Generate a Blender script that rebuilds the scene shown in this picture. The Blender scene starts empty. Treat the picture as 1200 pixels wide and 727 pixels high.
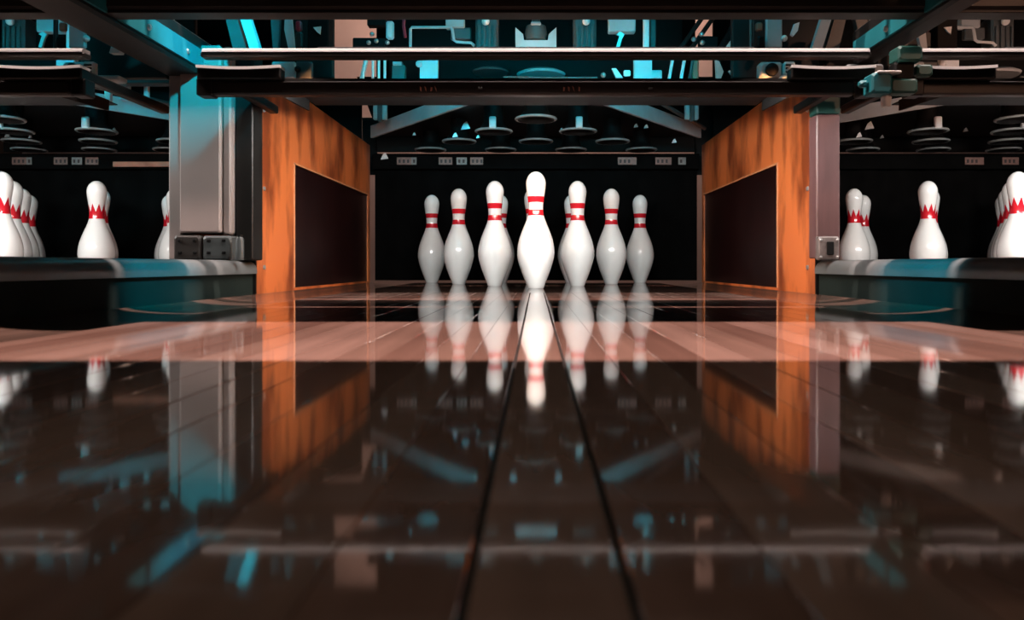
import bpy, bmesh, math, random
from mathutils import Vector, Matrix
random.seed(7)
scene = bpy.context.scene
COL = scene.collection
R = math.radians

# ------------------------------------------------------------------ camera
F = 860.0; VX, VY, H = 628.0, 311.0, 0.076      # focal length in px, vanishing point, eye height
cam_d = bpy.data.cameras.new('camera'); cam = bpy.data.objects.new('camera', cam_d); COL.objects.link(cam)
cam.location = (0, 0, H); cam.rotation_euler = (R(90), 0, 0)
cam_d.sensor_width = 36; cam_d.lens = F / 1200 * 36
cam_d.shift_x = (600 - VX) / 1200; cam_d.shift_y = (VY - 363.5) / 1200
cam_d.clip_start = 0.01
cam_d.dof.use_dof = True; cam_d.dof.focus_distance = 2.35; cam_d.dof.aperture_fstop = 9
scene.camera = cam

# ------------------------------------------------------------------ world, exposure
w = bpy.data.worlds.new('world'); scene.world = w; w.use_nodes = True
w.node_tree.nodes['Background'].inputs[0].default_value = (0.55, 0.42, 0.36, 1)
w.node_tree.nodes['Background'].inputs[1].default_value = 0.012
scene.view_settings.view_transform = 'Standard'; scene.view_settings.look = 'None'
scene.view_settings.exposure = 0.0; scene.view_settings.gamma = 1.0
scene.view_settings.use_curve_mapping = False

# strengths of the lamps, some of them added (each lamp is linked in its own builder below)
E_STRIP = 540.0
E_PIN = 15.5
E_TEAL = 3.6
E_TEAL_SPOT = 110.0
E_WARM_WALL = 55.0
E_SLIM = 1.9
E_AMBER = 60.0
E_NEAR_ADDED = 45.0
E_RIGHT_ADDED = 28.0
TEAL = (0.0, 0.50, 0.66); WARM = (1.0, 0.62, 0.48); STRIPC = (1.0, 0.76, 0.69); PINC = (1.0, 0.97, 0.94); AMBER = (1.0, 0.42, 0.16)

# ------------------------------------------------------------------ materials
M = {}
def mat(name, col, rough=0.5, metal=0.0, noise=0.0, scale=20.0, stretch=(1, 1, 1), col2=None, bump=0.0, ior=1.5, coat=0.0, emit=None):
    m = bpy.data.materials.new(name); m.use_nodes = True
    nt = m.node_tree; b = nt.nodes['Principled BSDF']
    b.inputs['Roughness'].default_value = rough; b.inputs['Metallic'].default_value = metal
    b.inputs['IOR'].default_value = ior; b.inputs['Coat Weight'].default_value = coat
    b.inputs['Coat Roughness'].default_value = 0.05
    c2 = col2 or tuple(max(0, c * (1 - noise)) for c in col)
    tc = nt.nodes.new('ShaderNodeTexCoord'); mp = nt.nodes.new('ShaderNodeMapping')
    mp.inputs['Scale'].default_value = stretch
    nz = nt.nodes.new('ShaderNodeTexNoise'); nz.inputs['Scale'].default_value = scale; nz.inputs['Detail'].default_value = 6
    cr = nt.nodes.new('ShaderNodeValToRGB')
    cr.color_ramp.elements[0].position = 0.35; cr.color_ramp.elements[1].position = 0.68
    cr.color_ramp.elements[0].color = (*c2, 1); cr.color_ramp.elements[1].color = (*col, 1)
    nt.links.new(tc.outputs['Object'], mp.inputs[0]); nt.links.new(mp.outputs[0], nz.inputs['Vector'])
    nt.links.new(nz.outputs['Fac'], cr.inputs[0]); nt.links.new(cr.outputs[0], b.inputs['Base Color'])
    if bump:
        bp = nt.nodes.new('ShaderNodeBump'); bp.inputs['Strength'].default_value = bump; bp.inputs['Distance'].default_value = 0.002
        nt.links.new(nz.outputs['Fac'], bp.inputs['Height']); nt.links.new(bp.outputs[0], b.inputs['Normal'])
    if emit:
        b.inputs['Emission Color'].default_value = (*emit[0], 1); b.inputs['Emission Strength'].default_value = emit[1]
    M[name] = m
    return m

for i, c in enumerate([(0.24, 0.135, 0.105), (0.19, 0.10, 0.077), (0.30, 0.175, 0.14), (0.165, 0.085, 0.065)]):
    mat('lane_wood_%d' % i, c, 0.055, 0, 0.28, 3.0, (14, 0.7, 14), ior=1.70)
mat('teal_paint_and_light', (0.012, 0.17, 0.20), 0.45, noise=0.3, scale=9)  # drive box paint; on the rail plates it stands in for teal light
mat('green_paint_and_light', (0.02, 0.10, 0.085), 0.45, noise=0.4, scale=9)  # drive box paint; on the post's top plate it stands in for teal light
mat('pin_deck', (0.035, 0.020, 0.015), 0.05, noise=0.3, scale=5, ior=1.75)
mat('lane_base', (0.01, 0.008, 0.007), 0.7, noise=0.3)
mat('gutter', (0.12, 0.072, 0.056), 0.10, noise=0.35, scale=4, stretch=(20, 0.6, 20), ior=1.6)
mat('divider_cap', (0.13, 0.14, 0.14), 0.28, noise=0.25, scale=8)
mat('divider_wall', (0.020, 0.030, 0.027), 0.6, noise=0.3, scale=6, ior=1.12)
mat('kick_wood', (0.66, 0.175, 0.045), 0.42, noise=0.0, scale=4.5, stretch=(1, 1.7, 0.75), col2=(0.20, 0.042, 0.010), bump=0.1)
r_ = [n for n in M['kick_wood'].node_tree.nodes if n.type == 'VALTORGB'][0].color_ramp
r_.elements[0].position = .38; r_.elements[1].position = .56
mat('insert', (0.016, 0.004, 0.004), 0.35, noise=0.4, scale=6, ior=1.3)
mat('insert_lip', (0.70, 0.30, 0.14), 0.4, noise=0.2)
mat('dark_paint', (0.012, 0.011, 0.010), 0.45, noise=0.45, scale=9, ior=1.35)
mat('brown_paint', (0.026, 0.020, 0.016), 0.5, noise=0.45, scale=11)
mat('black', (0.004, 0.004, 0.004), 0.6, noise=0.4, ior=1.25)
mat('curtain', (0.003, 0.003, 0.003), 0.95, noise=0.5, scale=14, ior=1.15)
mat('grey_metal', (0.50, 0.52, 0.52), 0.42, noise=0.18, scale=12)
mat('pale_metal', (0.80, 0.80, 0.78), 0.35, noise=0.12, scale=14)
mat('dim_metal', (0.07, 0.08, 0.08), 0.4, noise=0.3, scale=14)
mat('rim_metal', (0.22, 0.24, 0.24), 0.4, noise=0.3, scale=14)
mat('steel', (0.65, 0.65, 0.65), 0.28, 0.8, noise=0.2, scale=16)
mat('column_paint', (0.25, 0.205, 0.19), 0.6, noise=0.12, scale=5)
mat('post_paint', (0.14, 0.068, 0.066), 0.42, noise=0.25, scale=6, stretch=(6, 6, 1))
mat('red_part', (0.45, 0.03, 0.05), 0.4, noise=0.2)
mat('rust', (0.42, 0.15, 0.09), 0.55, noise=0.4, scale=20)
mat('white_plastic', (0.85, 0.84, 0.82), 0.35, noise=0.06)
mat('lip_plastic', (0.34, 0.34, 0.33), 0.4, noise=0.1)
mat('box_paint', (0.20, 0.17, 0.16), 0.4, noise=0.5, scale=40)
mat('sticker_paper', (0.22, 0.12, 0.10), 0.5, noise=0.3, scale=60)
mat('sticker_white', (0.22, 0.21, 0.20), 0.5, noise=0.3, scale=60)
mat('label_pink', (0.70, 0.45, 0.40), 0.5, noise=0.12)
mat('label_ink', (0.03, 0.02, 0.02), 0.6, noise=0.2)
mat('pin_white', (0.86, 0.86, 0.84), 0.16, noise=0.03, scale=8, coat=0.4)
mat('pin_red', (0.62, 0.012, 0.025), 0.18, noise=0.12, scale=18, coat=0.4)
mat('plaster', (0.62, 0.52, 0.50), 0.8, noise=0.15, scale=3)
mat('wall_dark', (0.03, 0.026, 0.025), 0.85, noise=0.3, scale=3)
mat('lamp_teal', (0.5, 0.9, 1.0), 0.4, noise=0.02, emit=(TEAL, 0.6))
mat('lamp_white', (0.9, 0.9, 0.88), 0.4, noise=0.02, emit=(PINC, 0.6))
mat('lamp_warm', (0.9, 0.9, 0.88), 0.4, noise=0.02, emit=(WARM, 0.6))

# ------------------------------------------------------------------ mesh helpers
class MB:
    def __init__(s): s.v, s.f = [], []
    def add(s, v, f):
        n = len(s.v); s.v += [tuple(p) for p in v]; s.f += [tuple(i + n for i in q) for q in f]; return s
    def box(s, x0, x1, y0, y1, z0, z1, b=0.0):
        """box with chamfered edges round the outline seen from the front"""
        if b <= 0:
            return s.prism([(x0, z0), (x1, z0), (x1, z1), (x0, z1)], y0, y1)
        b = min(b, (x1 - x0) * .3, (z1 - z0) * .3, (y1 - y0) * .3)
        o = [(x0 + b, z0), (x1 - b, z0), (x1, z0 + b), (x1, z1 - b), (x1 - b, z1), (x0 + b, z1), (x0, z1 - b), (x0, z0 + b)]
        cx, cz = (x0 + x1) / 2, (z0 + z1) / 2
        def ins(p): return (p[0] - math.copysign(b, p[0] - cx), p[1] - math.copysign(b, p[1] - cz))
        rings = [([ins(p) for p in o], y0), (o, y0 + b), (o, y1 - b), ([ins(p) for p in o], y1)]
        vs = [(x, y, z) for pts, y in rings for (x, z) in pts]
        fs = [tuple(range(8)), tuple(range(31, 23, -1))]
        for r in range(3):
            for i in range(8):
                j = (i + 1) % 8
                fs.append((r * 8 + j, r * 8 + i, r * 8 + 8 + i, r * 8 + 8 + j))
        return s.add(vs, fs)
    def prism(s, pts, y0, y1):
        """outline in x,z extruded along y"""
        n = len(pts)
        vs = [(x, y0, z) for x, z in pts] + [(x, y1, z) for x, z in pts]
        fs = [tuple(range(n)), tuple(range(2 * n - 1, n - 1, -1))]
        fs += [((i + 1) % n, i, n + i, n + (i + 1) % n) for i in range(n)]
        return s.add(vs, fs)
    def prism_z(s, pts, z0, z1):
        n = len(pts)
        vs = [(x, y, z0) for x, y in pts] + [(x, y, z1) for x, y in pts]
        fs = [tuple(range(n - 1, -1, -1)), tuple(range(n, 2 * n))]
        fs += [(i, (i + 1) % n, n + (i + 1) % n, n + i) for i in range(n)]
        return s.add(vs, fs)
    def prism_x(s, pts, x0, x1):
        n = len(pts)
        vs = [(x0, y, z) for y, z in pts] + [(x1, y, z) for y, z in pts]
        fs = [tuple(range(n - 1, -1, -1)), tuple(range(n, 2 * n))]
        fs += [(i, (i + 1) % n, n + (i + 1) % n, n + i) for i in range(n)]
        return s.add(vs, fs)
    def lathe(s, prof, seg=32, c=(0, 0, 0)):
        vs = []; fs = []; rows = []
        for r, z in prof:
            if r < 1e-6: rows.append([len(vs)]); vs.append((c[0], c[1], c[2] + z))
            else:
                rows.append(list(range(len(vs), len(vs) + seg)))
                vs += [(c[0] + r * math.cos(2 * math.pi * i / seg), c[1] + r * math.sin(2 * math.pi * i / seg), c[2] + z) for i in range(seg)]
        for a, b in zip(rows, rows[1:]):
            for i in range(seg):
                j = (i + 1) % seg
                if len(a) == 1 and len(b) == 1: break
                if len(a) == 1: fs.append((a[0], b[j], b[i]))
                elif len(b) == 1: fs.append((a[i], a[j], b[0]))
                else: fs.append((a[i], a[j], b[j], b[i]))
        return s.add(vs, fs)
    def tube(s, pts, r, seg=8):
        pts = [Vector(p) for p in pts]; vs = []; fs = []
        for i, p in enumerate(pts):
            t = (pts[min(i + 1, len(pts) - 1)] - pts[max(i - 1, 0)]).normalized()
            a = t.orthogonal().normalized() if i == 0 else (a - t * a.dot(t)).normalized()
            b = t.cross(a)
            vs += [p + (a * math.cos(2 * math.pi * k / seg) + b * math.sin(2 * math.pi * k / seg)) * r for k in range(seg)]
        for i in range(len(pts) - 1):
            for k in range(seg):
                l = (k + 1) % seg
                fs.append((i * seg + k, i * seg + l, i * seg + seg + l, i * seg + seg + k))
        fs.append(tuple(range(seg - 1, -1, -1))); n = (len(pts) - 1) * seg; fs.append(tuple(range(n, n + seg)))
        return s.add(vs, fs)
    def ball(s, c, r, seg=16):
        prof = [(r * math.sin(math.pi * i / 8), -r * math.cos(math.pi * i / 8)) for i in range(9)]
        prof[0] = (0, -r); prof[-1] = (0, r)
        return s.lathe(prof, seg, c)
    def mesh(s, name, m, smooth=False):
        me = bpy.data.meshes.new(name); me.from_pydata(s.v, [], s.f); me.update()
        bm = bmesh.new(); bm.from_mesh(me); bmesh.ops.recalc_face_normals(bm, faces=bm.faces); bm.to_mesh(me); bm.free()
        me.materials.append(M[m])
        if smooth:
            me.polygons.foreach_set('use_smooth', [True] * len(me.polygons))
            me.set_sharp_from_angle(angle=R(40))
        return me
    def obj(s, name, m, parent=None, smooth=False):
        return put(name, s.mesh(name, m, smooth), parent)
def put(name, me, parent=None, loc=None):
    o = bpy.data.objects.new(name, me); COL.objects.link(o)
    if parent: o.parent = parent
    if loc: o.location = loc
    return o
def empty(name, loc=(0, 0, 0)):
    o = bpy.data.objects.new(name, None); COL.objects.link(o); o.location = loc; o.empty_display_size = 0.1
    return o
def tag(o, label, cat, group=None, kind=None):
    o['label'] = label; o['category'] = cat
    if group: o['group'] = group
    if kind: o['kind'] = kind
    return o
def copy_tree(o, parent=None):
    c = o.copy(); COL.objects.link(c); c.parent = parent
    for ch in [q for q in bpy.data.objects if q.parent == o and q != c]: copy_tree(ch, c)
    return c
def X(px, d): return (px - VX) * d / F         # photo column -> metres across at distance d
def Z(py, d): return H + (VY - py) * d / F     # photo row -> height at distance d
def area(name, loc, rot, sx, sy, energy, col, parent=None, spread=180):
    l = bpy.data.lights.new(name, 'AREA'); l.shape = 'RECTANGLE'; l.size = sx; l.size_y = sy; l.energy = energy; l.color = col
    l.spread = R(spread)
    o = bpy.data.objects.new(name, l); COL.objects.link(o); o.location = loc; o.rotation_euler = rot
    if parent: o.parent = parent
    return o

PITCH_R, PITCH_L = 1.57, -1.74        # centres of the neighbouring lanes
LANES = [(0.0, 'middle'), (PITCH_L, 'left'), (PITCH_R, 'right')]
KX = 0.760                            # inner face of the side panels
KY0, KY1 = 2.0, 3.36                  # their front and back ends

# ================================================================== the setting
def struct(o, label, cat): o['kind'] = 'structure'; o['label'] = label; o['category'] = cat; return o
struct(MB().box(-4.2, 4.2, -1.5, 6.1, -0.35, -0.25).obj('floor', 'wall_dark'), 'dark concrete floor below the lanes', 'floor')
struct(MB().box(-4.2, 4.2, -1.5, 6.1, 3.2, 3.3).obj('ceiling', 'wall_dark'), 'dark ceiling high above the lanes', 'ceiling')
struct(MB().box(-4.2, 4.2, 6.0, 6.1, -0.25, 3.2).obj('wall_back', 'plaster'), 'pale pink plaster wall far behind the machines', 'wall')
struct(MB().box(-4.3, -4.2, -1.5, 6.1, -0.25, 3.2).obj('wall_left', 'wall_dark'), 'dark wall beyond the left lane', 'wall')
struct(MB().box(4.2, 4.3, -1.5, 6.1, -0.25, 3.2).obj('wall_right', 'wall_dark'), 'dark wall beyond the right lane', 'wall')

# lane of planks
LY0, LY1, DECK = -0.6, 3.36, 2.03
def lane_edges():
    l = [-0.0163 - 0.0370 * k for k in range(0, 14)]
    r = [0.0221 + 0.0384 * k for k in range(0, 14)]
    return sorted(e for e in l + r if abs(e) < 0.523)
strong = {-0.0163: 0.0022, 0.0221: 0.0022, -0.0163 - 0.0370 * 5: 0.0010, 0.0221 + 0.0384 * 4: 0.0010,
          -0.0163 - 0.0370 * 4: 0.0007, -0.0163 - 0.0370 * 8: 0.0007, 0.0221 + 0.0384 * 8: 0.0007, 0.0221 + 0.0384 * 11: 0.0007}
def gap(e):
    for k, v in strong.items():
        if abs(k - e) < 1e-6: return v
    return 0.00025
lane = empty('floor_lane', (0, 0, 0)); struct(lane, 'glossy brown bowling lane of narrow wooden boards', 'lane')
MB().box(-0.527, 0.527, LY0, LY1, -0.06, -0.006).obj('lane_bed', 'lane_base', lane)
dk = MB().box(-0.527, 0.527, DECK + .003, LY1, -0.02, 0.0, 0.0006).obj('pin_deck', 'pin_deck', lane); dk['label'] = 'dark glossy deck under the pins'
MB().box(-0.527, 0.527, 2.72, 2.728, 0.0, 0.0002).obj('deck_line', 'rust', dk)
ed = [-0.527] + lane_edges() + [0.527]
tones = [0, 1, 0, 2, 0, 1, 3, 0, 2, 2, 0, 1, 0, 1, 0, 1, 0, 3, 2, 0, 1, 2, 0, 0, 1, 3, 0, 2, 1, 0]
for i in range(len(ed) - 1):
    a = ed[i] + gap(ed[i]) / 2; b = ed[i + 1] - gap(ed[i + 1]) / 2
    o = MB().box(-(b - a) / 2, (b - a) / 2, LY0, DECK, -0.02, 0.0, 0.0003).obj('plank', 'lane_wood_%d' % tones[i % len(tones)], lane)
    o.location.x = (a + b) / 2
    o.location.y = 0.0
    o['label'] = 'narrow glossy lane board'

for cx, nm in LANES[1:]:
    nl = empty('floor_lane', (cx, 0, 0)); struct(nl, 'glossy brown bowling lane beyond the %s divider' % nm, 'lane')
    MB().box(-0.527, 0.527, 1.2, LY1, -0.06, 0.0).obj('lane_bed', 'lane_wood_0', nl)

# gutters: half-round channels between lane and divider
def gutter(cx, s, label):
    n = 18; top = []; r0, r1 = 0.532, 0.752
    for i in range(n + 1):
        t = i / n; x = r0 + (r1 - r0) * t
        z = -0.002 - 0.010 * math.sin(math.pi * t) ** 0.6
        top.append((s * x, z))
    bot = [(x, z - 0.006) for x, z in reversed(top)]
    g = MB().prism([(x + 0.0, z) for x, z in top + bot], LY0, LY1).obj('gutter', 'gutter', None, True)
    g.location.x = cx
    g['kind'] = 'structure'; g['label'] = label; g['category'] = 'gutter'
gutter(0, -1, 'rounded gutter along the left edge of the middle lane')
gutter(0, 1, 'rounded gutter along the right edge of the middle lane')

# dividers with a rounded cap
def divider(x0, x1, label):
    d = empty('lane_divider', ((x0 + x1) / 2, 0, -0.25)); tag(d, label, 'divider')
    w_ = (x1 - x0) / 2
    MB().prism([(-w_ + .012, 0), (w_ - .012, 0), (w_ - .012, .304), (-w_ + .012, .304)], LY0, KY0 - .012).obj('divider_wall', 'divider_wall', d)
    base = .303; h = .036
    prof = [(-w_, base), (w_, base)]
    r = min(.03, w_ * .9)
    for i in range(7):
        a = math.pi / 2 * i / 6
        prof.append((w_ - r + r * math.cos(a), base + .008 + (h - .008) * math.sin(a)))
    for i in range(7):
        a = math.pi / 2 * (1 - i / 6)
        prof.append((-w_ + r - r * math.cos(a), base + .008 + (h - .008) * math.sin(a)))
    MB().prism(prof, LY0, KY0 - .012).obj('divider_cap', 'divider_cap', d, True)
    return d
divider(PITCH_L + .755, -.755, 'wide low divider with rounded grey cap beside the left gutter')
divider(.755, PITCH_R - .755, 'narrow low divider with rounded grey cap beside the right gutter')

# ================================================================== side panels (kickbacks)
def kickback(cx, s, label, grp=None):
    """s: side of the lane; inner face looks to the lane"""
    k = empty('kickback_panel', (cx + s * KX, KY0, -0.07)); tag(k, label, 'side panel', grp)
    zt = .625 + .07; t = .023
    iy0, iy1, iz0, iz1 = .31, 1.325, .075, .463
    # panel with a window for the dark insert, as one mesh
    def bx(y0, y1, z0, z1): return [(y0, z0), (y1, z0), (y1, z1), (y0, z1)]
    pn = MB()
    for q in (bx(0, iy0, 0, zt), bx(iy0, KY1 - KY0, iz1, zt), bx(iy0, iy1, 0, iz0), bx(iy1, KY1 - KY0, 0, iz1)):
        pn.prism_x(q, 0, s * t)
    pn.obj('panel', 'kick_wood', k)
    MB().prism_x(bx(iy0, iy1, iz0, iz1), s * .006, s * (t - .002)).obj('insert_panel', 'insert', k)
    lip = MB()
    lip.prism_x(bx(iy0 - .007, iy0, iz0, iz1 + .005), -s * .003, s * .004)
    lip.prism_x(bx(iy0, iy1, iz1, iz1 + .006), -s * .003, s * .004)
    lip.obj('insert_lip', 'insert_lip', k)
    MB().prism_x(bx(-.006, 0, .0, zt), s * .001, s * t).obj('front_edge', 'dark_paint', k)
    for z in (.14, .36, .58):
        b = MB().lathe([(0, 0), (.007, 0), (.006, .004), (0, .005)], 10).obj('bolt', 'steel', k)
        b.location = (0, .05, z); b.rotation_euler = (0, R(-90) * s, 0)
    return k
kickback(0, -1, 'orange wooden side panel with dark insert, left of the striped pins')
kickback(0, 1, 'orange wooden side panel with dark insert, right of the striped pins')
kickback(PITCH_L, 1, 'side panel of the left lane, edge on behind the grey column')
kickback(PITCH_R, -1, 'side panel of the right lane, edge on behind the brown post')

# wide column on the left divider
c = empty('support_column', (X(240, 1.88), 1.88, .089)); tag(c, 'wide pale grey column standing on the left divider', 'column')
ox = X(240, 1.88)
xa, xb = X(211, 1.88) - ox, X(259, 1.88) - ox
MB().box(xa, xb, -.005, .10, .070, .55, .004).obj('column_face', 'column_paint', c)
MB().box(xb + .001, xb + .022, .006, .10, .066, .55, .004).obj('column_flange', 'column_paint', c)
MB().box(xa - .036, xa - .001, .012, .10, .0, .55, .004).obj('column_flange', 'column_paint', c)
bb = MB().box(X(203, 1.86) - ox, X(235, 1.86) - ox, -.02, .09, 0, .063, .005).obj('base_block', 'brown_paint', c)
b2 = MB().box(X(237, 1.86) - ox, X(271, 1.86) - ox, -.02, .09, 0, .062, .005).obj('base_block', 'dim_metal', c)
for blk, x0 in ((bb, X(205, 1.86) - ox), (b2, X(239, 1.86) - ox)):
    for dx in (.008, .046):
        for z in (.015, .046):
            MB().box(x0 + dx, x0 + dx + .009, -.024, -.019, z, z + .007, .001).obj('bolt', 'black', blk)
MB().box(X(270, 1.88) - ox, X(291, 1.88) - ox, .03, .10, .0, .55, .003).obj('back_plate', 'dark_paint', c)

v = empty('sensor_vial', (X(283, 1.86), 1.85, .089)); tag(v, 'small upright glass sensor tube beside the grey column base', 'sensor')
MB().lathe([(0, 0), (.010, 0), (.010, .052), (.007, .058), (0, .058)], 14).obj('tube', 'dim_metal', v, True)
MB().lathe([(0, .058), (.007, .058), (.007, .064), (0, .065)], 12).obj('tube_cap', 'black', v, True)

# narrow post on the right divider
ox = X(971, 1.925)
c = empty('support_post', (ox, 1.93, .089)); tag(c, 'narrow reddish brown post standing on the right divider', 'post')
MB().box(X(957, 1.925) - ox, X(984.5, 1.925) - ox, -.005, .05, .005, Z(134, 1.925) - .089, .003).obj('post_face', 'post_paint', c)
MB().box(X(957, 1.925) - ox, X(984.5, 1.925) - ox, -.008, .05, Z(133, 1.925) - .089, Z(110, 1.925) - .089, .003).obj('top_plate', 'green_paint_and_light', c)  # teal light falling on the post top is put into this colour
for dx in (-.02, .018):
    MB().box(dx - .003, dx + .003, -.012, -.007, .435, .441, .001).obj('bolt', 'black', c)
c = empty('junction_box', (X(972, 1.89), 1.893, .089)); tag(c, 'small silver junction box at the foot of the brown post', 'junction box')
MB().box(-.027, .027, 0, .024, 0, .062, .004).obj('box_body', 'box_paint', c)
MB().box(-.006, .012, -.004, .001, .014, .048, .003).obj('socket', 'black', c)
for dx in (-.021, .021):
    for z in (.008, .052): MB().box(dx - .003, dx + .003, -.003, .001, z - .003, z + .003, .001).obj('screw', 'steel', c)

# ================================================================== bowling pins
PIN = [(0, 0), (.0240, 0), (.0262, .003), (.0300, .015), (.0358, .029), (.0420, .045), (.0492, .065), (.0553, .086), (.0588, .102), (.0604, .114),
       (.0600, .127), (.0580, .143), (.0543, .160), (.0486, .178), (.0418, .196), (.0350, .212), (.0292, .227), (.0254, .240), (.0237, .252),
       (.0233, .262), (.0239, .274), (.0256, .288), (.0278, .302), (.0299, .316), (.0315, .329), (.0323, .339)] + [(.0324 * math.sqrt(max(0, 1 - (t / 10) ** 2)), .3405 + .0407 * t / 10) for t in (1, 3, 5, 6.5, 7.7, 8.6, 9.3, 9.75)] + [(0, .3812)]
def prad(z):
    for (r0, z0), (r1, z1) in zip(PIN, PIN[1:]):
        if z0 <= z <= z1 and z1 > z0: return r0 + (r1 - r0) * (z - z0) / (z1 - z0)
    return 0
pin_me = MB().lathe(PIN, 48).mesh('pin_body', 'pin_white', True)
def ring(z0, z1, n=6):
    pr = [(prad(z0) - .0004, z0)] + [(prad(z0 + (z1 - z0) * i / n) + .0006, z0 + (z1 - z0) * i / n) for i in range(n + 1)] + [(prad(z1) - .0004, z1)]
    return MB().lathe(pr, 48).mesh('stripe', 'pin_red', True)
stripe_hi, stripe_lo = ring(.280, .299), ring(.237, .256)
def crown():
    seg = 64; pts = 8; rows = 6; vs = []; fs = []
    for i in range(seg):
        a = 2 * math.pi * i / seg; t = (i * pts / seg) % 1.0
        top = .268 + .029 * (1 - abs(2 * t - 1)) ** 1.1
        for j in range(rows):
            z = .243 + (top - .243) * j / (rows - 1); r = prad(z) + (.0006 if 0 <= j < rows else 0)
            vs.append((r * math.cos(a), r * math.sin(a), z))
    for i in range(seg):
        k = (i + 1) % seg
        for j in range(rows - 1): fs.append((i * rows + j, k * rows + j, k * rows + j + 1, i * rows + j + 1))
    return MB().add(vs, fs).mesh('crown_band', 'pin_red', True)
crown_me = crown()
D1, ROW = 2.39, 0.264
SPOT = {1: (0, 0), 2: (-.1524, 1), 3: (.1524, 1), 4: (-.3048, 2), 5: (0, 2), 6: (.3048, 2), 7: (-.4572, 3), 8: (-.1524, 3), 9: (.1524, 3), 10: (.4572, 3)}
def pin(cx, n, crowned, label, grp, jx=0, rz=0):
    x, r = SPOT[n]
    p = empty('bowling_pin', (cx + x + jx, D1 + r * ROW, 0.0002)); p.rotation_euler = (0, 0, rz)
    tag(p, label, 'bowling pin', grp)
    put('pin_body', pin_me, p)
    if crowned: put('crown_band', crown_me, p)['label'] = 'red crown shaped band round the neck'
    else:
        put('stripe', stripe_hi, p)['label'] = 'red neck stripe'; put('stripe', stripe_lo, p)['label'] = 'red neck stripe'
G = 'striped pins on the middle lane'
JX = {2: .004, 3: -.002, 4: -.002, 5: -.014, 6: -.005, 7: .006, 10: -.006, 9: .002}
for n, lb in {1: 'frontmost and largest pin with two red stripes, centre of the middle lane',
              2: 'striped pin just behind and left of the frontmost pin',
              3: 'striped pin just behind and right of the frontmost pin',
              4: 'striped pin in the third row, second from the left side panel',
              5: 'striped pin almost hidden straight behind the frontmost pin',
              6: 'striped pin in the third row, second from the right side panel',
              7: 'striped back row pin nearest the left side panel',
              8: 'striped back row pin half hidden behind the pin left of the frontmost',
              9: 'striped back row pin half hidden behind the pin right of the frontmost',
              10: 'striped back row pin nearest the right side panel'}.items():
    pin(0, n, False, lb, G, JX.get(n, 0))
G = 'crown banded pins on the left lane'
for n, lb in {1: 'crown banded pin cut by the left edge of the picture, nearest of its row',
              2: 'second crown banded pin in the slanting row at the left edge',
              4: 'third crown banded pin in the slanting row at the left edge',
              7: 'farthest crown banded pin in the slanting row at the left edge',
              3: 'large crown banded pin standing clear on the left lane',
              5: 'crown banded pin peeping out right behind the large clear left pin',
              8: 'back row crown banded pin hidden behind the large clear left pin',
              6: 'crown banded pin partly hidden by the grey column',
              9: 'back row crown banded pin beside the grey column'}.items():
    pin(PITCH_L, n, True, lb, G, .012 if n == 5 else 0, .13 * n)
G = 'crown banded pins on the right lane'
for n, lb in {1: 'crown banded pin cut by the right edge of the picture, nearest of its row',
              3: 'second crown banded pin in the slanting row at the right edge',
              6: 'third crown banded pin in the slanting row at the right edge',
              10: 'farthest crown banded pin in the slanting row at the right edge',
              2: 'crown banded pin standing alone in the middle of the right lane',
              4: 'crown banded pin nearest the brown post on the right lane',
              8: 'crown banded pin half hidden behind the pin nearest the brown post',
              5: 'crown banded pin hidden behind the lone right lane pin'}.items():
    pin(PITCH_R, n, True, lb, G, 0, .17 * n)

# ================================================================== front bars
SW = 1.62
tb = empty('top_beam', (0, 1.45, Z(20.5, 1.5))); tag(tb, 'long dark brown beam running across the top of all lanes', 'beam')
MB().box(-2.6, 2.6, 0, .05, 0, .075, .006).obj('beam_body', 'brown_paint', tb)
MB().box(-2.6, 2.6, .004, .046, -.006, .0, .001).obj('beam_lip', 'dark_paint', tb)
for px in (175, 628, 1085):
    MB().box(X(px, 1.45) - .006, X(px, 1.45) + .006, -.004, .001, .022, .034, .002).obj('bolt', 'steel', tb)

def rail(x, w_, z0, z1, y0, y1, label):
    r = empty('side_rail', (x, y0, z0)); tag(r, label, 'rail')
    L = y1 - y0; h = z1 - z0
    MB().box(-w_ / 2, w_ / 2, 0, L, 0, h, .006).obj('rail_body', 'dark_paint', r)
    s = -1 if x > 0 else 1
    MB().prism_x([(.30, .012), (L - .02, .012), (L - .02, h * .62), (.30, h * .62)], s * w_ / 2, s * (w_ / 2 + .006)).obj('rail_plate', 'teal_paint_and_light', r)  # teal light on the rail's side is put into the plate's colour
    MB().box(-w_ / 2 - .02, w_ / 2 + .02, L - .02, L, -.03, 0, .004).obj('mounting_foot', 'dim_metal', r)
    for y in (.36, .56, .74):
        b = MB().lathe([(0, 0), (.008, 0), (.006, .005), (0, .006)], 8).obj('bolt', 'steel', r)
        b.location = (s * (w_ / 2 + .005), y, h * .35); b.rotation_euler = (0, R(90) * s, 0)
rail(-.905, .10, .565, .66, 1.05, 1.985, 'dark rail running back to the top of the grey column')
rail(.80, .05, .565, .65, 1.05, 1.80, 'dark rail running back to the top of the brown post')

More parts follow.
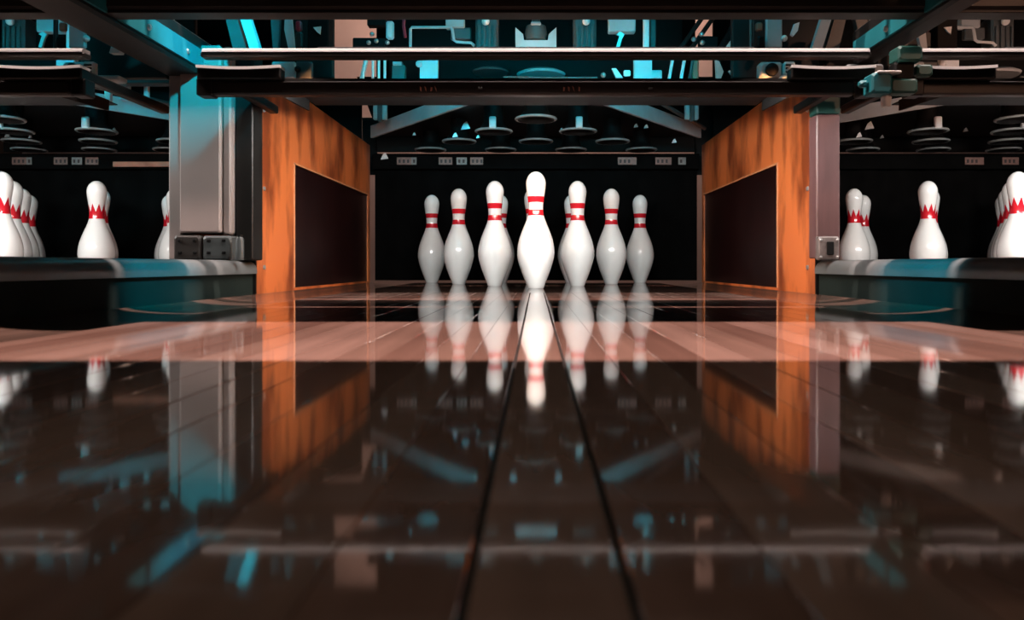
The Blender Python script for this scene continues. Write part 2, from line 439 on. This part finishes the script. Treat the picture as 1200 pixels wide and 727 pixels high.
d = 1.545
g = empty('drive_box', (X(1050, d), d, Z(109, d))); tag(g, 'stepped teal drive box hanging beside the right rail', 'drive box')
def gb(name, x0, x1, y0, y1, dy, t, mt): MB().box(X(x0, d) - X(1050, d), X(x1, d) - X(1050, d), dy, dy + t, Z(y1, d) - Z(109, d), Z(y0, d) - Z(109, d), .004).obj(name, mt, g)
gb('main_case', 1022, 1046, 85, 109, 0, .045, 'teal_paint_and_light'); gb('side_case', 1046, 1078, 91, 108, .006, .035, 'green_paint_and_light')
gb('stub_shaft', 1011, 1022, 92, 100, .012, .016, 'teal_paint_and_light'); gb('neck', 1052, 1076, 70, 92, .012, .03, 'black')
gb('top_case', 1053, 1082, 53, 71, .0, .045, 'green_paint_and_light'); gb('rear_case', 1081, 1100, 72, 86, .02, .02, 'green_paint_and_light'); gb('cover_lip', 1028, 1056, 83, 86, -.004, .03, 'white_plastic')
MB().lathe([(0, 0), (.009, 0), (.011, .02), (.008, .024), (0, .024)], 14, (X(1045, d) - X(1050, d), .025, -.024)).obj('drain_cup', 'white_plastic', g, True)

def sweep(cx, label):
    s = empty('sweep_bar', (cx, SW, 0)); tag(s, label, 'sweep bar', 'sweep bars above the lanes')
    zt, zb = Z(56, SW), Z(71, SW + .03)
    MB().box(-.742, .742, 0, .03, zb, zt - .008, .003).obj('upper_bar', 'brown_paint', s)
    MB().prism_x([(-.001, zt - .009), (.004, zt), (.030, zt), (.030, zt - .009)], -.738, .738).obj('bar_lip', 'lip_plastic', s)
    z1, z0 = Z(94, SW), Z(114.5, SW + .035)
    MB().box(-.728, .708, .005, .035, z0, z1, .004).obj('lower_board', 'brown_paint', s)
    for sd in (-1, 1):
        a, b = sd * .56, sd * .744
        x0, x1 = min(a, b), max(a, b)
        # curved lip of the end housing
        pl = MB().box(x0, x1, -.012, .02, Z(94, SW), Z(80, SW), .003).obj('end_housing', 'dark_paint', s)
        n = 8; top = []; 
        for i in range(n + 1):
            t = i / n; top.append((x0 + (x1 - x0) * t, Z(78, SW) - .004 * math.sin(math.pi * t)))
        MB().prism(top + [(x, z - .006) for x, z in reversed(top)], -.016, .02).obj('housing_lip', 'white_plastic', pl)
        a, b = sd * .715, sd * .748
        MB().box(min(a, b), max(a, b), -.006, .034, z0 - .004, Z(92, SW), .003).obj('end_bracket', 'dark_paint', s)
        MB().box(sd * .72 - .012, sd * .72 + .012, .02, .40, Z(90, SW), Z(78, SW), .003).obj('sweep_arm', 'dark_paint', s)
    for px in (500, 668):
        for i in range(4):
            q = X(px - 8 + i * 6, SW)
            u = random.uniform(-3, 3)
            MB().prism([(q, Z(106 + u * .6, SW)), (q + .003, Z(106.5 - u * .4, SW)), (q + .004 + .0012 * u, Z(102, SW)), (q + .001 * u, Z(101 + u * .5, SW))], .0035, .0052).obj('scuff', 'rust', s)
    for px in (560, 760):
        MB().box(X(px, SW), X(px, SW) + .010, .0015, .006, Z(104, SW), Z(102, SW), .001).obj('scuff', 'dim_metal', s)
for cx, nm in LANES:
    sweep(cx, 'dark sweep bar with white top edge above the %s lane' % nm)

# lamps that shine on the pins, hung behind the sweep boards
def pin_lamp(cx, label, e, col=PINC):
    l = empty('pin_lamp', (cx, 1.70, .475)); tag(l, label, 'lamp', 'pin lamps')
    MB().prism_x([(0, 0), (.012, .003), (.058, .036), (.052, .041), (0, .034)], -.60, .60).obj('hood', 'dark_paint', l)
    MB().prism_x([(.050, .039), (.30, .037), (.30, .040), (.050, .042)], -.60, .60).obj('added_flap', 'black', l)  # added to keep the white light off the machine above
    for sd in (-1, 1): MB().prism_x([(.0, .0), (.25, .012), (.25, .040), (.0, .040)], sd * .601, sd * .606).obj('added_cheek', 'black', l)  # added to block the lamp's sideways light from the column
    d = MB().prism_x([(.016, .003), (.056, .032), (.055, .034), (.015, .005)], -.585, .585).obj('diffuser', 'lamp_white', l)
    # light leaves the diffuser towards the pins
    area('pin_light', (0, .042, .014), (R(60), 0, 0), 1.16, .035, e, col, l)
for cx, nm in LANES:
    pin_lamp(cx, 'slim white lamp behind the sweep board of the %s lane' % nm, E_PIN, PINC)

# ================================================================== pinsetter machine, one for each lane
def machine(cx, label):
    m = empty('pinsetter', (cx, 2.30, 0)); tag(m, label, 'machine', 'pinsetter machines')
    oy = 2.30
    def dep(px, d):      # the outer fittings sit in front of the side panels, the inner ones further in
        return d - .62 if (d < 2.6 and abs(px - VX) > 248) else (d - .22 if d < 2.5 else d)
    def part(name, px0, px1, py0, py1, d, t, mt, b=.003, parent=None):
        d = dep((px0 + px1) / 2, d)
        p = MB().box(X(px0, d), X(px1, d), d - oy, d - oy + t, Z(py1, d), Z(py0, d), b).obj(name, mt, parent or m)
        return p
    def poly(name, pts, d, t, mt, parent=None):
        d = dep(sum(a for a, b in pts) / len(pts), d)
        return MB().prism([(X(a, d), Z(b, d)) for a, b in pts], d - oy, d - oy + t).obj(name, mt, parent or m)
    def rod(name, pts, d, r, mt, parent=None):
        d = dep(sum(a for a, b in pts) / len(pts), d)
        return MB().tube([(X(a, d), d - oy, Z(b, d)) for a, b in pts], r).obj(name, mt, parent or m, True)
    def ball(name, px, py, d, r, mt, parent=None):
        d = dep(px, d)
        return MB().ball((X(px, d), d - oy, Z(py, d)), r).obj(name, mt, parent or m, True)
    # triangular table with its edge beams
    MB().prism_z([(-.20, 2.40 - oy), (.20, 2.40 - oy), (.68, 3.10 - oy), (.68, 3.30 - oy), (-.68, 3.30 - oy), (-.68, 3.10 - oy)], .655, .668).obj('table_plate', 'black', m)
    for s in (-1, 1):
        a, b = Vector((s * .20, 2.37 - oy, 0)), Vector((s * .685, 3.04 - oy, 0))
        n = Vector((b.y - a.y, -(b.x - a.x), 0)).normalized() * .012
        if n.y > 0: n = -n
        q = [(a.x, a.y), (b.x, b.y), (b.x - n.x, b.y - n.y), (a.x - n.x, a.y - n.y)]
        e = MB().prism_z(q, .604, .654).obj('table_edge', 'grey_metal', m)
        if s > 0:
            MB().tube([(a.x + .10, a.y - .02, .655), (b.x, b.y - .06, .632)], .008).obj('tie_rod', 'dim_metal', e, True)
    # spotting cups above the pin spots
    for k, (x, r) in SPOT.items():
        y = D1 + r * ROW - oy; zc = .548 + .008 * r
        cup = MB().lathe([(.055, 0), (.060, .0), (.062, .006), (.050, .014), (.036, .04), (.036, .10), (.032, .10), (.030, .045), (.050, .006), (.055, 0)], 28).obj('spotting_cup', 'black', m, True)
        cup.location = (x, y, zc)
        MB().lathe([(.060, .001), (.067, .001), (.069, .005), (.067, .008), (.060, .008), (.060, .001)], 28).obj('cup_rim', 'rim_metal', cup, True)
        if r == 1:
            MB().box(-.012, .012, -.075, -.06, .004, .044, .003).obj('cup_latch', 'grey_metal', cup)
        if r == 0:
            for s in (-1, 1):
                MB().prism([(s * .062, .05), (s * .080, .055), (s * .098, .11), (s * .070, .11)], -.02, .0).obj('cup_latch', 'grey_metal', cup)
    # rear beam with stickers, and black curtain hanging from it
    d = 3.32
    part('rear_beam', 436, 820, 180, 198, d, .04, 'curtain')
    for (a, b, mt) in ((465, 482, 'sticker_paper'), (482, 488, 'sticker_white'), (514, 530, 'sticker_paper'), (535, 547, 'sticker_white'), (551, 566, 'sticker_paper'), (724, 746, 'sticker_paper'), (768, 787, 'sticker_paper'), (795, 804, 'sticker_white')):
        s = part('sticker', a, b, 184.5, 193, d - .003, .003, mt, .0005)
        for q in range(3):
            part('print', a + 2 + q * 5, a + 4.5 + q * 5, 187, 191, d - .0036, .001, 'label_ink', 0, s)
            if a + 4.5 + (q + 1) * 5 > b: break
    n = 48; pts = []
    for i in range(n + 1):
        x = -.742 + 1.484 * i / n; pts.append((x, 3.385 - oy + .012 * math.sin(i * 1.3)))
    MB().prism_z(pts + [(x, y + .006) for x, y in reversed(pts)], .006, .545).obj('curtain', 'curtain', m, True)
    part('back_cover', 441, 815, -60, 178, 3.42, .02, 'black')
    if cx == 0:          # dark covers in the gaps beside the machine
        def cover(px0, px1, py0, py1, label):
            e = empty('cover_sheet', (0, 3.46, .0)); tag(e, label, 'cover')
            MB().box(X(px0, 3.46), X(px1, 3.46), 0, .01, Z(py1, 3.46), Z(py0, 3.46), .002).obj('sheet', 'black', e)
            MB().box(X(px0, 3.46), X(px1, 3.46), -.004, .0, Z(py0 + 3, 3.46), Z(py0, 3.46), .001).obj('hem', 'dark_paint', e)
        cover(360, 424, 100, 205, 'wide black cover sheet behind the top of the left side panel')
        cover(424.5, 442, 138, 205, 'narrow black cover sheet between left side panel and machine')
        cover(814, 850, 95, 205, 'black cover sheet behind the top of the right side panel')
    # front cross member and clutter between the bars
    d = 2.45
    part('cross_member', 375, 880, 92, 98, d, .04, 'dark_paint')
    part('inner_panel', 455, 800, -12, 93, 2.62, .02, 'black')
    part('inner_panel', 318, 390, -12, 92, 2.58, .02, 'dark_paint')
    part('inner_panel', 858, 960, -12, 92, 2.58, .02, 'dark_paint')
    # slanted end stays
    for fl in (0, 1):
        q = (lambda a: 1256 - a) if fl else (lambda a: a)
        poly('end_stay', [(q(262), 12), (q(275), 12), (q(290), 62), (q(274), 62)], d, .02, 'dim_metal')
        poly('end_stay', [(q(277), 8), (q(289), 8), (q(306), 62), (q(294), 62)], d - .01, .02, 'grey_metal')
        poly('hanger', [(q(492), 68), (q(513), 68), (q(513), 93), (q(492), 93)], d - .02, .02, 'grey_metal')
        part('hanger_post', *(sorted((q(437), q(453)))), 100, 140, 2.70, .02, 'grey_metal')
        part('hanger_post', *(sorted((q(442), q(447)))), 92, 142, 2.68, .02, 'dim_metal')
        poly('side_gusset', [(q(418), 90), (q(442), 90), (q(442), 140), (q(436), 138)], 2.9, .01, 'black')
        bl = part('motor_block', *(sorted((q(557), q(584)))), 18, 60, d, .06, 'dim_metal', .006)
        ball('knob', q(569), 25, d - .014, .012, 'white_plastic', bl)
        for i in range(4):
            a = sorted((q(560 + i * 6), q(563 + i * 6)))
            part('cooling_rib', a[0], a[1], 30, 57, d - .006, .008, 'dim_metal', .001, bl)
    # left side
    part('cover_plate', 318, 346, 72, 92, d, .01, 'grey_metal')
    pl = part('cover_plate', 346, 366, 72, 92, d + .01, .01, 'dim_metal')
    ball('button', 349, 81, d, .008, 'black', pl)
    poly('lever', [(317, 20), (328, 20), (326, 58), (320, 58)], d, .012, 'dim_metal')
    poly('lever', [(334, 18), (341, 18), (345, 58), (338, 58), (333, 34)], d - .01, .012, 'grey_metal')
    part('fuse', 346, 353, 24, 36, d, .012, 'red_part'); part('fuse', 346, 354, 37, 56, d, .012, 'brown_paint')
    part('relay', 360, 385, 18, 58, d, .04, 'black')
    poly('contact', [(367, 32), (376, 31), (375, 40), (371, 37)], d - .004, .006, 'white_plastic')
    part('relay', 413, 452, 44, 60, d, .03, 'black'); part('relay', 430, 452, 18, 30, d, .03, 'black')
    for a, y in ((436, 40), (441, 48), (432, 50), (454, 50)):
        ball('terminal', a, y, d - .01, .007, 'steel')
    part('solenoid', 452, 461, 24, 45, d, .02, 'pale_metal', .005)
    rod('cable', [(474, 15), (473, 30), (475, 44)], d, .005, 'red_part')
    rod('wire_guard', [(481, 62), (481, 34), (483, 32), (528, 32), (530, 34), (532, 47), (535, 49), (552, 50), (556, 54)], d - .02, .0045, 'grey_metal')
    part('sensor_block', 522, 544, 20, 32, d, .03, 'grey_metal')
    part('sensor_block', 528, 552, 32, 46, d + .01, .02, 'dim_metal')
    for a in (424, 437, 444, 451):
        rod('spring_rod', [(a + 5 if a == 424 else a, 70), (a, 93)], d, .004 if a != 424 else .007, 'pale_metal')
    part('bracket', 460, 471, 72, 76, d, .02, 'label_pink', .001); part('bracket', 459, 475, 76, 94, d + .01, .02, 'dim_metal')
    ball('knob', 491, 75, d - .03, .010, 'grey_metal')
    # centre
    poly('yoke', [(604, 32), (613, 40), (614, 47), (642, 47), (643, 40), (652, 32), (652, 62), (604, 62)], d - .015, .02, 'grey_metal')
    hub = MB().lathe([(0, -.03), (.030, -.03), (.034, -.01), (.030, .012), (.014, .016), (.012, .035), (0, .036)], 20).obj('hub', 'dim_metal', m, True)
    hub.location = (0, d - .22 - oy, Z(36, d - .22))
    part('hub_pin', 622, 634, 25, 29, d - .035, .02, 'grey_metal')
    dsk = MB().lathe([(0, 0), (.08, 0), (.085, .008), (.07, .016), (0, .02)], 28).obj('turntable', 'grey_metal', m, True)
    dsk.location = (X(634, 2.55), 2.55 - oy, Z(90, 2.55))
    dsk = MB().lathe([(0, 0), (.06, 0), (.064, .006), (.05, .012), (0, .014)], 28).obj('turntable', 'dim_metal', m, True)
    dsk.location = (X(575, 2.55), 2.55 - oy, Z(86, 2.55))
    rod('cable', [(590, 90), (640, 91), (700, 91)], d, .003, 'dim_metal')
    # right side
    part('sensor_block', 713, 745, 14, 37, d, .03, 'grey_metal')
    poly('lever', [(722, 55), (726, 42), (722, 40), (727, 37), (732, 40), (729, 45), (726, 56)], d - .02, .008, 'steel')
    part('guide_rail', 754, 761, 12, 62, d - .02, .015, 'pale_metal')
    part('guide_rail', 762, 769, 12, 62, d, .02, 'dim_metal')
    part('foot_plate', 760, 776, 82, 92, d - .01, .03, 'grey_metal')
    poly('bracket', [(717, 80), (722, 80), (730, 91), (722, 91)], d, .012, 'pale_metal')
    part('contact', 731, 739, 82, 89, d, .01, 'white_plastic')
    for a in (805, 818): rod('tie_rod', [(a + 22, 15), (a - 10, 60)], d, .007, 'dark_paint')
    for a, y in ((813, 46), (822, 40), (823, 50), (707, 88)):
        ball('terminal', a, y, d - .01, .008, 'steel')
    part('relay', 820, 842, 42, 60, d, .03, 'black')
    poly('tie_bar', [(866, 12), (874, 12), (847, 62), (838, 62)], d - .01, .01, 'black')
    poly('tie_bar', [(874, 22), (880, 22), (857, 56), (850, 56)], d - .02, .01, 'white_plastic')
    part('guide_rail', 879, 884, 14, 60, d, .01, 'dim_metal')
    part('fuse', 886, 894, 26, 36, d, .012, 'rust'); part('relay', 888, 896, 42, 56, d - .01, .012, 'black')
    part('cover_plate', 898, 917, 14, 56, d, .012, 'grey_metal')
    ball('terminal', 919, 45, d, .008, 'white_plastic')
    poly('lever', [(927, 40), (931, 28), (937, 26), (935, 36), (930, 42)], d, .01, 'white_plastic')
    for a, mt in ((784, 'pale_metal'), (798, 'pale_metal'), (808, 'dim_metal')):
        rod('spring_rod', [(a + 4, 70), (a, 93)], d, .005, mt)
    part('spacer', 811, 819, 70, 94, d, .012, 'rust'); poly('flag', [(838, 70), (843, 72), (848, 84), (845, 92), (839, 92)], d, .008, 'label_pink')
    poly('bracket', [(855, 82), (860, 86), (872, 86), (876, 92), (862, 92)], d, .02, 'pale_metal')
    pl = part('gear_housing', 890, 918, 72, 93, d, .03, 'grey_metal', .006)
    gear = MB().lathe([(0, 0), (.016, 0), (.016, .008), (.008, .012), (0, .015)], 12).obj('gear', 'black', pl, True)
    gear.location = (X(904, d - .62), d - .62 - oy, Z(82, d - .62)); gear.rotation_euler = (R(90), 0, 0)
    pl = part('vent_cover', 919, 932, 72, 88, d - .01, .02, 'pale_metal')
    for i in range(3): part('vent_slot', 921, 930, 75 + i * 4, 77 + i * 4, d - .012, .004, 'black', 0, pl)
    part('ledge', 915, 966, 88, 94, d - .02, .04, 'grey_metal')
    part('marker', 672, 692, 112, 118, 2.36, .01, 'rust', .001)
    # small bright bits on the underside
    for (a, b, s) in ((545, 147, 5), (485, 157, 2), (533, 158, 3), (560, 160, 2), (694, 132, 2.5), (717, 129, 3), (745, 147, 2.5), (757, 148, 2.5), (790, 165, 2.5), (658, 152, 2.5), (450, 183, 4)):
        poly('clip', [(a - s, b + s), (a + s * 1.2, b + s * .7), (a + s * .4, b - s), (a - s * .3, b - s * .5)], 2.85, .006, 'steel')
    return m
machine(0, 'dark pinsetter machine above the middle lane')
ml = machine(PITCH_L, 'dark pinsetter machine above the left lane')
MB().box(X(134, 3.3) - PITCH_L, X(205, 3.3) - PITCH_L, 1.0 - .012, 1.0 - .004, Z(196, 3.3), Z(190, 3.3), .001).obj('copper_strip', 'rust', ml)
for a, b, y0, y1 in ((122, 129, 58, 118), (140, 151, 74, 118), (168, 173, 97, 124)):
    MB().box(X(a, 2.28) - PITCH_L, X(b, 2.28) - PITCH_L, -.02, -.005, Z(y1, 2.28), Z(y0, 2.28), .002).obj('guide_rail', 'grey_metal', ml)
machine(PITCH_R, 'dark pinsetter machine above the right lane')

# ================================================================== lamps
# added strip lamp, unseen: hood slots shaped to throw bright bands across the lanes
LYC, LZ, SZ = 1.20, 3.0, 2.5
s = empty('added_strip_lamp', (0, LYC, SZ)); tag(s, 'added slotted strip lamp, unseen, shaping the light bands on the lanes', 'lamp')
k = (LZ - SZ) / LZ
def sl(y): return (y - LYC) * k
cuts = [-.30, sl(.585), sl(.985), sl(1.322), sl(1.345), sl(1.60), sl(1.694), sl(1.712), sl(1.93), .30]
for i in range(0, 10, 2):
    MB().box(-2.6, 2.6, cuts[i], cuts[i + 1], 0, .004).obj('shaping_slat', 'black', s)
MB().box(-2.6, 2.6, -.31, -.30, 0, .60).obj('hood_side', 'black', s); MB().box(-2.6, 2.6, .30, .31, 0, .60).obj('hood_side', 'black', s)
MB().box(-2.6, 2.6, -.31, .31, .60, .61).obj('hood_top', 'black', s)
for x in (-2.6, 2.59): MB().box(x, x + .01, -.30, .30, .004, .60).obj('hood_end', 'black', s)
MB().tube([(-2.5, 0, .515), (2.5, 0, .515)], .008).obj('lamp_tube', 'lamp_warm', s)
for x in (-2.0, 2.0): MB().box(x - .01, x + .01, -.01, .01, .61, .70).obj('hanger', 'black', s)
area('added_strip_light', (0, 0, .50), (0, 0, 0), 5.0, .004, E_STRIP, STRIPC, s)

# coloured light bars behind the top beam, above each machine
def light_bar(cx, col, mt, e, label, y=1.68, z=.92, tilt=50):
    l = empty('light_bar', (cx, y, z)); tag(l, label, 'lamp', 'light bars above the machines')
    MB().box(-.62, .62, -.03, .0, -.02, .045, .004).obj('housing', 'black', l)
    MB().box(-.60, .60, .0, .004, -.012, .03, .001).obj('diffuser', mt, l)
    area('bar_light', (0, .008, .008), (R(tilt), 0, 0), 1.18, .03, e, col, l)
light_bar(0, TEAL, 'lamp_teal', E_TEAL, 'teal light bar above the middle machine')
light_bar(PITCH_L, TEAL, 'lamp_teal', E_TEAL * .3, 'teal light bar above the left machine')
light_bar(PITCH_R, WARM, 'lamp_warm', E_TEAL * .12, 'warm white light bar above the right machine')

def spot(loc, target, e, col, ang, blend, label, mt, sc=1.0):
    l = empty('spot_lamp', loc); tag(l, label, 'lamp', 'spot lamps')
    l.scale = (sc, sc, sc)
    d = (Vector(target) - Vector(loc)).to_track_quat('-Z', 'Y')
    l.rotation_mode = 'QUATERNION'; l.rotation_quaternion = d
    MB().lathe([(.045, -.03), (.05, -.03), (.05, .05), (.03, .09), (0, .095), (0, .085), (.026, .08), (.045, .04), (.045, -.03)], 20).obj('can', 'black', l, True)
    MB().lathe([(0, .03), (.04, .03), (.04, .034), (0, .034)], 20).obj('bulb', mt, l, True)
    li = bpy.data.lights.new('spot_light', 'SPOT'); li.energy = e; li.color = col; li.spot_size = R(ang); li.spot_blend = blend; li.shadow_soft_size = .03
    o = bpy.data.objects.new('spot_light', li); COL.objects.link(o); o.parent = l; o.location = (0, 0, .0)
spot((-.45, 1.35, .86), (-.88, 1.88, .58), E_TEAL_SPOT * .9, TEAL, 36, 1.0, 'teal spot lamp aimed at the grey column', 'lamp_teal')
spot((-.55, .95, .95), (.76, 1.48, .035), E_TEAL_SPOT * 2, TEAL, 12, .7, 'teal spot lamp aimed at the right divider', 'lamp_teal')
spot((.55, .95, .95), (-.76, 1.50, .025), E_TEAL_SPOT * 2, TEAL, 12, .7, 'teal spot lamp aimed at the left divider', 'lamp_teal')

def slim_bar(cx, col, mt, e, label):
    l = empty('slim_light_bar', (cx, 1.675, .549)); tag(l, label, 'lamp', 'slim light bars behind the sweep bars')
    MB().box(-.50, .50, 0, .02, 0, .026, .002).obj('housing', 'black', l)
    MB().box(-.49, .49, .02, .023, .003, .023, .0005).obj('diffuser', mt, l)
    area('slim_light', (0, .026, .013), (R(98), 0, 0), .97, .018, e, col, l, 50)
slim_bar(0, TEAL, 'lamp_teal', E_SLIM, 'slim teal light bar behind the middle sweep bar')
slim_bar(PITCH_L, TEAL, 'lamp_teal', E_SLIM * .8, 'slim teal light bar behind the left sweep bar')
slim_bar(PITCH_R, WARM, 'lamp_warm', E_SLIM * .35, 'slim warm light bar behind the right sweep bar')
for sd, nm in ((-1, 'right'), (1, 'left')):
    spot((sd * .675, 1.735, .492), (-sd * .76, 2.35, .42), E_AMBER, AMBER, 62, .7, 'amber spot lamp that lights the %s orange side panel' % ('left' if sd > 0 else 'right'), 'lamp_warm', .35)
spot((1.55, .35, 1.25), (1.15, 1.45, .62), E_RIGHT_ADDED, (1.0, .5, .32), 34, .8, 'added warm spot lamp aimed at the right end of the top beam', 'lamp_warm')  # added, unseen lamp to tint the beam's right end orange
# added, unseen lamp to warm and brighten the near lane
spot((0, -.55, 2.6), (0, .40, 0), E_NEAR_ADDED, (1.0, .95, .78), 20, 1.0, 'added warm downlight, unseen, brightening the near lane', 'lamp_warm')

# warm lamp washing the back wall
l = empty('wall_lamp', (0, 5.2, 2.6)); tag(l, 'warm lamp hung in front of the back wall', 'lamp')
MB().box(-1.6, 1.6, -.05, .05, 0, .06, .01).obj('housing', 'black', l)
MB().box(-1.58, 1.58, -.04, .04, -.004, 0, .001).obj('diffuser', 'lamp_warm', l)
area('wall_light', (0, 0, -.01), (R(25), 0, 0), 3.1, .08, E_WARM_WALL, WARM, l)
